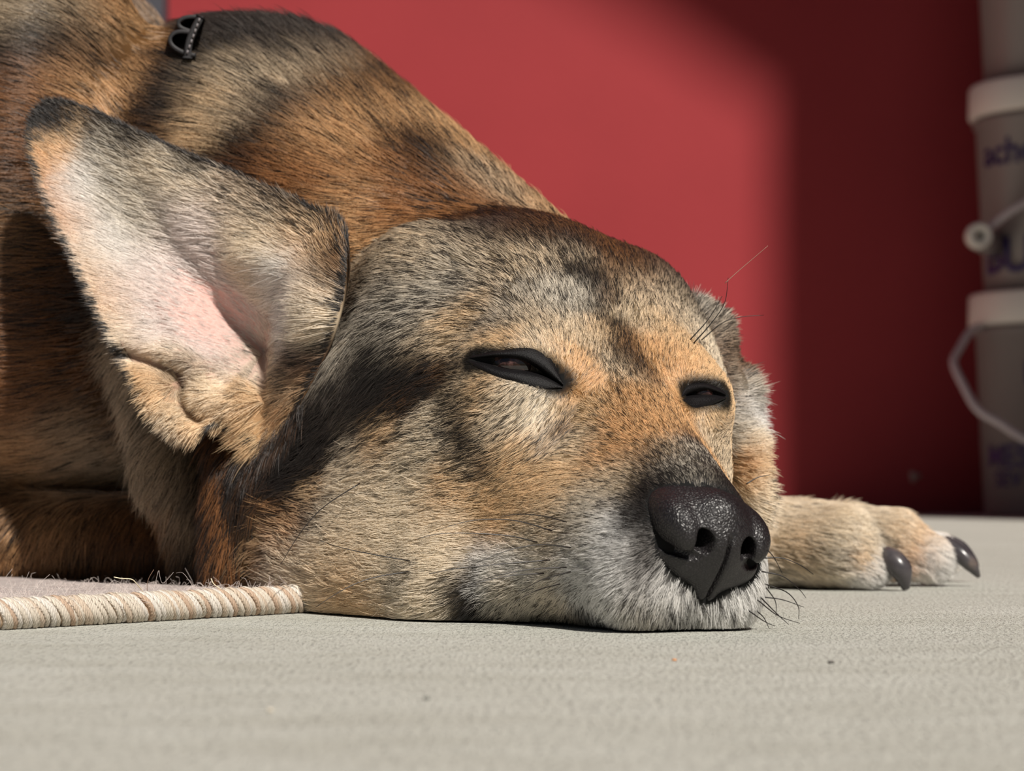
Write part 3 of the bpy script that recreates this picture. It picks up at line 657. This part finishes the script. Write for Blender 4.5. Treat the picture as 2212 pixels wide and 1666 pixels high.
for o, V, F, N, txt, cnt in ((ear, EV, EF, EN, NEAR, 110000), (ear2, OV, OF, ON, FAR, 40000)):
    T = sheet(V, F); b = BVHTree.FromPolygons([Vector(v) for v in V], [list(map(int, t)) for t in T])
    k = controls(parse(txt), b)
    nf = len(N); ft = T[(T < nf).all(1)]; bt = T[(T >= nf).any(1)]
    NN = np.concatenate([N, -N])
    inner = lambda q: np.clip(.10+(np.linalg.norm(q-P(470, 690, .88), axis=1)/.034)**2, 0, 1) if o is ear else np.ones(len(q))
    a = idw(V, k)
    if o is ear:
        pk = np.exp(-(np.linalg.norm(V-P(440, 670, .882), axis=1)/.034)**2)[:, None]
        a[:, :3] = a[:, :3]*(1-pk)+lin((222, 178, 168))*pk*1.5
    paint(o, V, lambda v_: a, np.where(np.arange(len(V)) >= nf-150, .18, .60) if o is ear else .40)
    grow('fur', o, V, ft, NN, k, cnt, facing=-.9, lift=.18, lens=.8, dens=inner if o is ear else None)
    kb = k.copy(); kb[:, 3:6] = lin(KC['N']) if o is ear else lin(KC['B']); kb[:, 6] = .85; kb[:, 7] = .005
    grow('fur', o, V, bt, NN, kb, cnt//4, facing=-.25, lift=.22)
# ------------------------------------------------------------------ the setting
def floor_mat():
    m = NT('brushed_concrete'); v = m.coord((1, 1.0, 1)); vs = m.coord((.45, 1.0, 1))
    vd = m.coord((1, .35, 1)); big = m.noise(v, 5, 4); mid = m.noise(vs, 42, 5); fine = m.noise(vd, 620, 3, .65); grain = m.noise(vd, 1500, 2)
    c1 = m.ramp(big, [(.3, L4(186, 187, 178)), (.7, L4(198, 199, 191))])
    c2 = m.ramp(mid, [(.25, L4(172, 171, 160)), (.75, L4(208, 209, 202))])
    mx = m.n('Mix', data_type='RGBA'); mx.inputs[0].default_value = .45; m.l(c1, mx.inputs[6]); m.l(c2, mx.inputs[7])
    pit = m.ramp(fine, [(.32, (.40, .40, .40, 1)), (.46, (.96, .96, .95, 1)), (.62, (1.0, 1.0, 1.0, 1))])
    mu = m.n('Mix', data_type='RGBA', blend_type='MULTIPLY'); mu.inputs[0].default_value = .75
    m.l(mx.outputs[2], mu.inputs[6]); m.l(pit, mu.inputs[7]); m.l(mu.outputs[2], m.b.inputs['Base Color'])
    n1 = m.bump(fine, 1.0, .0022); n2 = m.bump(grain, .7, .0006, n1); n3 = m.bump(mid, .30, .003, n2)
    m.l(n3, m.b.inputs['Normal']); m.b.inputs['Roughness'].default_value = .75; m.b.inputs['Specular IOR Level'].default_value = .3
    return m.m
def wall_mat():
    m = NT('red_wall_paint'); v = m.coord(); a = m.noise(v, 3, 3); b = m.noise(v, 160, 3)
    m.l(m.ramp(a, [(.3, L4(141, 44, 48)), (.7, L4(150, 48, 52))]), m.b.inputs['Base Color'])
    m.l(m.bump(b, .25, .002), m.b.inputs['Normal']); m.b.inputs['Roughness'].default_value = .65; m.b.inputs['Specular IOR Level'].default_value = .25
    return m.m
M_floor, M_wall = floor_mat(), wall_mat()
def box(x0, x1, y0, y1, z0, z1):
    V = [(x, y, z) for z in (z0, z1) for x, y in ((x0, y0), (x1, y0), (x1, y1), (x0, y1))]
    return V, [[3, 2, 1, 0], [4, 5, 6, 7], [0, 1, 5, 4], [1, 2, 6, 5], [2, 3, 7, 6], [3, 0, 4, 7]]
WY = 3.3
tag(mesh_obj('floor', *box(-3, 3, -1.5, WY+.1, -.08, 0), M_floor, smooth=False), kind='structure')
tag(mesh_obj('wall_back', *box(-3, 1.78, WY, WY+.15, 0, 4.9), M_wall, smooth=False), kind='structure')
# unseen side wall, added and shaped to shade the right of the red wall
prof = [(WY, 0), (.75, 0), (.75, 3.55), (0, 4.66), (-.12, 4.9), (WY, 4.9)]
V = [(x, y, z) for x in (1.60, 1.78) for y, z in prof]; k = len(prof)
F = [list(range(k)), list(range(k, 2*k))[::-1]]+[[(i+1) % k, i, i+k, (i+1) % k+k] for i in range(k)]
tag(mesh_obj('shade_wall', V, F, M_wall, smooth=False), kind='structure')
tag(mesh_obj('trim_1', *box(-.62, -.489, WY-.05, WY+.001, 0, 2.6), plain('dark_grey_trim', (62, 62, 70), .5), smooth=False), kind='structure')

# ------------------------------------------------------------------ rug
def ring_profile(n=14):
    a = np.linspace(0, 2*np.pi, n, endpoint=False)
    return np.stack([.0050*np.cos(a), .0046*np.sin(a)], 1)
C0, ed, pd_ = RC, RE, RP
rug = empty('rug', tuple(C0))
tag(rug, 'cream wool rug with a whipped yarn edge lying under the dog', 'rug')
def rug_mat():
    m = NT('felted_wool'); v = m.coord(); a = m.noise(v, 120, 4); b = m.noise(v, 900, 3)
    m.l(m.ramp(a, [(.25, L4(166, 152, 150)), (.5, L4(186, 175, 171)), (.75, L4(204, 195, 189))]), m.b.inputs['Base Color'])
    m.l(m.bump(b, .9, .0012, m.bump(a, .6, .002)), m.b.inputs['Normal']); m.b.inputs['Roughness'].default_value = .95; m.b.inputs['Specular IOR Level'].default_value = .1
    return m.m
gu, gv = 60, 50; U_, V_ = np.meshgrid(np.linspace(.002, .62, gu), np.linspace(.004, .55, gv), indexing='ij')
top = C0+U_[..., None]*ed+V_[..., None]*pd_
hz = np.array([[.0078+.0006*mnoise.noise(Vector((x*60, y*60, 0))) for x, y, _ in r] for r in top]); top[..., 2] = hz
bot = top.copy(); bot[..., 2] = .0006
Vr = np.concatenate([top.reshape(-1, 3), bot.reshape(-1, 3)]); o_ = gu*gv; Fr = []
for i in range(gu-1):
    for j in range(gv-1):
        a = i*gv+j; Fr.append([a, a+gv, a+gv+1, a+1]); Fr.append([o_+a, o_+a+1, o_+a+gv+1, o_+a+gv])
rim_ = [i*gv for i in range(gu)]+[(gu-1)*gv+j for j in range(1, gv)]+[i*gv+gv-1 for i in range(gu-2, -1, -1)]+[j for j in range(gv-2, 0, -1)]
for a, b in zip(rim_, rim_[1:]+rim_[:1]): Fr.append([b, a, a+o_, b+o_])
pile = mesh_obj('pile', Vr, Fr, rug_mat()); keep(pile, rug)
core_v, core_f = tube(np.stack([C0+ed*t+np.array([0, 0, .0046]) for t in np.linspace(-.003, .62, 90)]), .0040, 10)
binding = mesh_obj('edge_cord', core_v, core_f, plain('cord', (196, 170, 145), .9, .1, .15, 300)); keep(binding, rug)
# whipped stitches: one yarn loop each
yarn = []
for i, c in enumerate([(216, 205, 190), (205, 187, 168), (194, 168, 146), (224, 216, 206)]):
    a = np.linspace(0, 2*np.pi, 15)[:-1]-np.pi/2; lean = .0030
    cpts = np.stack([lean*np.sin(a), .0046*np.cos(a), .0044*np.sin(a)], 1)
    cpts = np.vstack([cpts, cpts[:1]]); v_, f_ = tube(cpts, .00105, 6, cap=False)
    m = NT('yarn'); vv = m.coord((1, 1, 1)); wv = m.n('TexWave'); wv.inputs['Scale'].default_value = 420; wv.inputs['Distortion'].default_value = 3; m.l(vv, wv.inputs['Vector'])
    cl = lin(c); m.l(m.ramp(wv.outputs['Fac'], [(0, tuple(cl*.72)+(1,)), (1, tuple(cl)+(1,))]), m.b.inputs['Base Color'])
    m.l(m.bump(wv.outputs['Fac'], .6, .0004), m.b.inputs['Normal']); m.b.inputs['Roughness'].default_value = .9; m.b.inputs['Specular IOR Level'].default_value = .15
    me = bpy.data.meshes.new('yarn_wrap'); me.from_pydata([tuple(q) for q in v_], [], f_); me.polygons.foreach_set('use_smooth', np.ones(len(me.polygons), bool)); me.materials.append(m.m); yarn.append(me)
ang = math.atan2(ed[1], ed[0]); s = -.0028; zz = 0
while s < .36:
    o = bpy.data.objects.new('yarn_wrap', yarn[int(rng.choice(4, p=[.42, .22, .12, .24]))]); COL.objects.link(o)
    p = C0+ed*s+np.array([0, 0, .0049])
    o.matrix_basis = Matrix.Translation(Vector(p-C0))@Matrix.Rotation(ang+rng.normal(0, .12), 4, 'Z')@Matrix.Rotation(rng.normal(0, .05), 4, 'X')@Matrix.Scale(float(rng.uniform(.93, 1.07)), 4)
    o.parent = rug
    s += float(rng.uniform(.0012, .0023)); zz += 1
def strands(name, parent, paths, rad, mat):
    n = len(paths); k = len(paths[0]); cu = bpy.data.hair_curves.new(name); cu.add_curves([k]*n)
    cu.points.foreach_set('position', np.asarray(paths, np.float32).ravel())
    R = np.broadcast_to(np.asarray(rad)[:, None] if np.ndim(rad) else rad, (n, k)).astype(np.float32)
    cu.points.foreach_set('radius', R.ravel().copy()); cu.materials.append(mat)
    o = bpy.data.objects.new(name, cu); COL.objects.link(o); o.parent = parent; o.matrix_parent_inverse = Matrix.Translation(parent.location).inverted(); o['kind'] = 'stuff'
    return o
M_fuzz = plain('wool_fuzz', (214, 202, 196), .9, .1)
fz = []
for i in range(7000):
    u_, v__ = rng.uniform(0, .26), rng.uniform(-.003, .02) if i % 2 else rng.uniform(.0, .12)
    p = C0+ed*u_+pd_*v__+np.array([0, 0, .0072]); d = rng.normal(0, 1, 3); d[2] = abs(d[2])*.55; d /= np.linalg.norm(d); e = rng.normal(0, 1, 3); e[2] *= .4
    L = rng.gamma(2.2, .0011); t = np.linspace(0, 1, 6)[:, None]
    q = p+L*(d*t+.55*e*t*t+.25*np.sin(t*6+i)*e[::-1]); q[:, 2] = np.maximum(q[:, 2], .0072); fz.append(q)
strands('wool_fuzz', rug, fz, .00004, M_fuzz)
def thread(name, pts, r, mat, parent, n=16):
    q = catmull(pts, n); v_, f_ = tube(q, r, 6); o = mesh_obj(name, v_, f_, mat); keep(o, parent); return o
M_thr = plain('loose_thread', (232, 220, 190), .8)
thread('loose_thread', [P(246, 1247, .79), P(262, 1250, .79), P(285, 1252, .792), P(298, 1265, .795), P(312, 1282, .80)], .00018, M_thr, rug)
thread('loose_thread', [P(456, 1250, .82), P(462, 1262, .82), P(478, 1273, .822), P(502, 1283, .826)], .00018, M_thr, rug)
thread('loose_thread', [P(318, 1278, .80), P(318, 1262, .80), P(322, 1248, .80), P(332, 1231, .80)], .00012, plain('dark_thread', (110, 86, 72), .8), rug)
thread('loose_thread', [P(212, 1349, .783), P(222, 1346, .782), P(232, 1350, .781), P(241, 1347, .781)], .00045, plain('purple_yarn', (120, 70, 190), .8), rug)

# ------------------------------------------------------------------ buckets by the wall
M_pail = plain('grey_pail_plastic', (130, 120, 117), .35, .5, .03, 8); M_plid = plain('white_lid_plastic', (226, 218, 208), .4, .5, .03, 8)
M_ink = plain('purple_ink', (46, 34, 84), .5, .4, .05, 20); M_bail = plain('bail_plastic', (196, 184, 184), .45); M_hole = plain('knob_hole', (70, 64, 50), .6)
def lathe(prof, n=56):
    a = np.linspace(0, 2*np.pi, n, endpoint=False); V = [[r*math.cos(t), r*math.sin(t), z] for r, z in prof for t in a]; F = []
    for i in range(len(prof)-1):
        for j in range(n): F.append([i*n+j, i*n+(j+1) % n, (i+1)*n+(j+1) % n, (i+1)*n+j])
    F.append(list(range(n))[::-1]); F.append([(len(prof)-1)*n+j for j in range(n)])
    return V, F
BX, BY = .735, 3.115
def print_on(txt, size, ang0, z, r, parent):
    cu = bpy.data.curves.new('lettering', 'FONT'); cu.body = txt; cu.size = size; cu.resolution_u = 3; cu.offset = size*.018
    ob = bpy.data.objects.new('lettering', cu); COL.objects.link(ob); bpy.context.view_layer.update()
    me = bpy.data.meshes.new_from_object(ob.evaluated_get(bpy.context.evaluated_depsgraph_get())); bpy.data.objects.remove(ob)
    for v_ in me.vertices:
        a = ang0+v_.co.x/r; h = v_.co.y
        v_.co = (math.cos(a)*(r+.0006), math.sin(a)*(r+.0006), z+h)
    me.materials.clear(); me.materials.append(M_ink)
    o = bpy.data.objects.new('lettering', me); COL.objects.link(o); o.parent = parent; return o
def bucket(z0, h, label, knob, hang, texts):
    b = empty('bucket', (BX, BY, z0)); tag(b, label, 'bucket', 'stacked plastic buckets by the red wall')
    r0, r1 = .098, .109
    o = mesh_obj('bucket_body', *lathe([(r0-.004, .001), (r0, .004), (r1, h-.055), (r1+.004, h-.054), (r1+.004, h-.048), (r1, h-.047), (r1, h-.040)]), M_pail, b)
    o = mesh_obj('lid', *lathe([(.110, h-.044), (.1175, h-.043), (.119, h-.040), (.1185, h-.004), (.116, h), (.108, h), (.106, h-.006), (.02, h-.006)]), M_plid, b)
    for t in texts: print_on(*t, b)
    return b
tA = math.radians(180+22)
b3 = bucket(0, .298, 'lowest grey bucket of the stack, hanging bail below its white lid', 0, 1,
            [('M', .046, math.radians(180+52), .176, .1065), ('MES', .042, math.radians(180+16), .066, .1035), ('SEV', .030, math.radians(180+24), .040, .1025)])
b2 = bucket(.298, .280, 'middle grey bucket of the stack with a white bail knob at its side', 1, 0,
            [('ache', .050, math.radians(180+14), .168, .1075), ('BUS', .066, math.radians(180+13), .025, .104)])
b1 = bucket(.578, .280, 'uppermost grey bucket of the stack, cut off by the top of the picture', 0, 0, [])
def wpts(b, pts): return [P(*q)-np.array(b.location) for q in pts]
hp = wpts(b3, [(2136, 706, 3.10), (2100, 712, 3.07), (2072, 755, 3.04), (2060, 785, 3.02), (2082, 835, 2.99), (2112, 885, 2.965), (2160, 915, 2.945), (2212, 948, 2.93), (2290, 975, 2.92)])
mir = [np.array([-q[0], q[1], q[2]]) for q in hp[::-1]]
v_, f_ = tube(catmull(hp+mir, 60), .0052, 10); mesh_obj('bail', v_, f_, M_bail, b3)
hp = wpts(b2, [(2120, 508, 3.01), (2150, 482, 3.0), (2212, 440, 2.99), (2300, 408, 2.985)])
mir = [np.array([-q[0], q[1], q[2]]) for q in hp[::-1]]
v_, f_ = tube(catmull(hp+mir, 50), .0050, 10); mesh_obj('bail', v_, f_, M_bail, b2)
def knob(c, r, parent):
    prof = [(r*.72, .020), (r, .018), (r, .006), (r*.93, .001), (r*.55, 0), (r*.5, .004), (r*.24, .003), (r*.2, .008)]
    V, F = lathe(prof, 28); R = np.array(Matrix.Rotation(math.radians(-90), 3, 'X')@Matrix.Rotation(0, 3, 'Z'))
    V = np.array(V)@R.T+c; o = mesh_obj('bail_knob', V, F, M_plid, parent)
    V, F = lathe([(r*.24, .0), (r*.24, .004)], 16); mesh_obj('knob_hole', np.array(V)@R.T+c+np.array([0, .001, 0]), F, M_hole, o)
    return o
knob(np.array(wpts(b2, [(2118, 508, 2.985)])[0]), .0172, b2)
kq = np.array(wpts(b2, [(2118, 508, 2.985)])[0]); knob(kq*np.array([-1, 1, 1]), .0172, b2)
V, F = tube([np.array(wpts(b2, [(2112, 514, 3.005)])[0]), np.array([-.09, -.03, wpts(b2, [(2118, 520, 3.0)])[0][2]])], .016, 16)
mesh_obj('knob_socket', V, F, M_pail, b2); mesh_obj('knob_socket', [(-q_[0], q_[1], q_[2]) for q_ in V], [f[::-1] for f in F], M_pail, b2)
# chip of bare plaster low on the red wall
q = P(1975, 1030, WY); a = np.linspace(0, 2*np.pi, 11)[:-1]; rr = .0075*(1+.3*np.sin(3*a+1))
V = [(q[0]+r_*math.cos(t), WY-d_, q[2]+r_*math.sin(t)) for d_ in (0, .0012) for r_, t in zip(rr, a)]
F = [list(range(10, 20))]+[[i, (i+1) % 10, (i+1) % 10+10, i+10] for i in range(10)]
tag(mesh_obj('paint_chip', V, F, plain('bare_plaster', (170, 130, 122), .8)), 'small pale chip in the paint low on the red wall', 'paint chip')

for px_, py_, r_, c_, lb in ((1457, 1428, .0005, (214, 150, 96), 'tiny orange crumb on the concrete before the muzzle'), (1796, 1434, .0007, (96, 92, 88), 'dark speck of grit on the concrete below the paw'),
                            (922, 1512, .0006, (110, 110, 104), 'dark speck of grit on the near concrete left of the muzzle'), (584, 1538, .0006, (206, 196, 178), 'pale crumb on the near concrete below the rug')):
    Yg = FPX*CAMH/(py_-HOR); g_, f_ = sphere(np.zeros(3), r_, 9, 6); g_ = np.array(g_)*[1.3, 1.1, .6]; g_ *= 1+.25*np.sin(5*g_[:, :1]/r_+3*g_[:, 1:2]/r_)
    tag(mesh_obj('crumb', g_+np.array([(px_-1106)/FPX*Yg, Yg, r_*.55]), f_, plain('crumb', c_, .8)), lb, 'crumb')

# ------------------------------------------------------------------ whiskers, claws, collar
M_wh = plain('whisker', (26, 21, 20), .35, .5); M_whl = plain('pale_whisker', (150, 128, 110), .4)
WH = """1224 1128 1179 1116 1125 1111 1080 1116|1193 1147 1125 1127 1071 1122 1012 1126 945 1145|1161 1172 1102 1158 1012 1152 945 1154 900 1165|1233 1183 1170 1177 1102 1188 1026 1217|1188 1210 1102 1217 990 1228 927 1240
1224 1226 1148 1230 1080 1242 1035 1255|1175 1239 1102 1244 1035 1258 981 1273|1233 1235 1170 1253 1125 1278|1210 1262 1161 1275 1116 1298|885 1212 806 1198 740 1184 690 1168|886 1234 800 1250 740 1275 682 1312|778 1044 700 1095 650 1150 606 1220
1648 1178 1672 1205 1690 1240|1646 1206 1690 1206 1730 1222 1757 1241|1646 1235 1690 1245 1725 1272 1741 1292|1655 1270 1675 1300 1676 1332|1652 1262 1700 1280 1724 1310 1725 1338|1642 1290 1680 1328 1704 1350|1648 1290 1690 1296 1737 1312|1632 1318 1650 1335 1663 1362|1636 1296 1680 1330 1728 1347|1618 1320 1650 1342 1674 1353
1498 742 1535 700 1565 655 1573 600|1515 735 1560 698 1600 685 1650 681|1490 735 1530 690 1560 640|1612 1046 1636 1032 1664 1026""".replace('\n', '|')
for row in WH.split('|'):
    a = np.array(row.split(), float).reshape(-1, 2); Y0 = depth(*a[0])
    if Y0 is None or Y0 > .95: Y0 = .725 if a[0][1] > 1000 else .80
    Yd = Y0-.0022-.010*np.linspace(0, 1, len(a)) if a[0, 0] < 1400 else Y0-.001+.002*np.linspace(0, 1, len(a))
    q = catmull([P(x, y, d) for (x, y), d in zip(a, Yd)], 14); q[:, 2] = np.maximum(q[:, 2], .0006)
    v_, f_ = tube(q, np.linspace(.00024, .00009, 14), 5); keep(mesh_obj('whisker', v_, f_, M_wh), dog)
v_, f_ = tube(catmull([P(1566, 612, .80), P(1590, 590, .80), P(1625, 560, .80), P(1659, 531, .80)], 12), np.linspace(.00012, .00006, 12), 5); keep(mesh_obj('whisker', v_, f_, M_whl), dog)
def claw_mat():
    m = NT('claw_horn'); v = m.coord((1, 1, 1)); f = m.noise(v, 90, 3)
    m.l(m.ramp(f, [(.35, L4(48, 46, 50)), (.6, L4(72, 68, 70)), (.8, L4(120, 104, 92))]), m.b.inputs['Base Color']); m.b.inputs['Roughness'].default_value = .28
    return m.m
M_claw = claw_mat()
for pl, r in ((((1892, 1208, 1.018), (1920, 1206, 1.006), (1946, 1232, 1.002), (1957, 1272, 1.004)), (.0030, .0052, .0052, .0018)),
              (((2040, 1178, 1.052), (2072, 1196, 1.046), (2098, 1222, 1.044), (2114, 1246, 1.046)), (.0046, .0042, .0032, .0010)),
              (((2046, 1172, 1.092), (2076, 1186, 1.092), (2100, 1212, 1.09), (2112, 1226, 1.09)), (.0040, .0036, .0026, .0010))):
    q = catmull([P(*z) for z in pl], 14); v_, f_ = tube(q, np.interp(np.linspace(0, 1, 14), np.linspace(0, 1, 4), r), 12)
    keep(mesh_obj('claw', v_, f_, M_claw), dog)
# collar: follows the neck in the groove behind the withers
M_lea = plain('black_leather', (30, 28, 30), .6, .5, .25, 400); M_sti = plain('grey_stitching', (128, 122, 124), .7)
cn = np.array([-.142, .125, .072]); cn /= np.linalg.norm(cn)
cc_ = np.array([-.117, 1.03, .140])+cn*(.038)
u1 = np.cross(cn, [0, 0, 1]); u1 /= np.linalg.norm(u1); u2 = np.cross(u1, cn)
na = 90; ringp = np.full(na, .1000)
def collar_band(off0, off1, w0, w1, name, mat, parent):
    V = []; F = []
    for i, t in enumerate(np.linspace(0, 2*np.pi, na, endpoint=False)):
        dvec = math.cos(t)*u1+math.sin(t)*u2
        up_ = max(0, math.sin(t))**8
        for o__, w_ in ((off0, w0), (off1, w0), (off1, w1), (off0, w1)): V.append(cc_+dvec*(ringp[i]+o__-.004*(1-up_)+.003*up_)+cn*w_)
    for i in range(na):
        for j in range(4): F.append([i*4+j, i*4+(j+1) % 4, ((i+1) % na)*4+(j+1) % 4, ((i+1) % na)*4+j])
    o = mesh_obj(name, V, F, mat, smooth=False); keep(o, parent); return o
collar = empty('collar', tuple(cc_)); tag(collar, 'dark stitched collar, mostly sunk in the neck fur of the dog', 'collar')
collar_band(-.002, .004, -.010, .010, 'strap', M_lea, collar)

def ribbon(px_pts, y0, y1, th, name, mat, parent):
    q = catmull(np.array(px_pts, float), 26); tg = np.gradient(q, axis=0); tg /= np.linalg.norm(tg, axis=1)[:, None]; nr = np.stack([-tg[:, 1], tg[:, 0]], 1)
    V = []; F = []
    for (x, y), (a, b) in zip(q, nr):
        for s_, Y in ((-1, y0), (1, y0), (1, y1), (-1, y1)): V.append(P(x+a*th*s_, y+b*th*s_, Y))
    for i in range(len(q)-1):
        for j in range(4): F.append([i*4+j, i*4+(j+1) % 4, (i+1)*4+(j+1) % 4, (i+1)*4+j])
    F += [[0, 1, 2, 3], [len(V)-1-i for i in range(4)]]
    o = mesh_obj(name, V, F, mat, smooth=False); keep(o, parent)
    bv = o.modifiers.new('bevel', 'BEVEL'); bv.width = .0006; bv.segments = 2
    return o
yc = depth(418, 100) or 1.0
ribbon([(424, 120), (398, 114), (374, 100), (367, 84), (377, 71), (396, 68), (424, 72)], yc-.010, yc+.016, 4.5, 'keeper_loop', M_lea, collar)
ribbon([(430, 76), (414, 69), (390, 59), (386, 47), (399, 38), (420, 36), (440, 41)], yc-.004, yc+.030, 4.5, 'keeper_loop', M_lea, collar)
ribbon([(405, 125), (408, 95), (418, 66), (434, 36)], yc-.012, yc+.03, 8, 'strap_edge', M_lea, collar)
for i in range(7):
    x = 404+i*4.2; y = 112-i*11.5
    v_, f_ = tube([P(x, y+4, yc-.0125), P(x+2, y-3.5, yc-.0125)], .00038, 6); keep(mesh_obj('stitch', v_, f_, M_sti), collar)
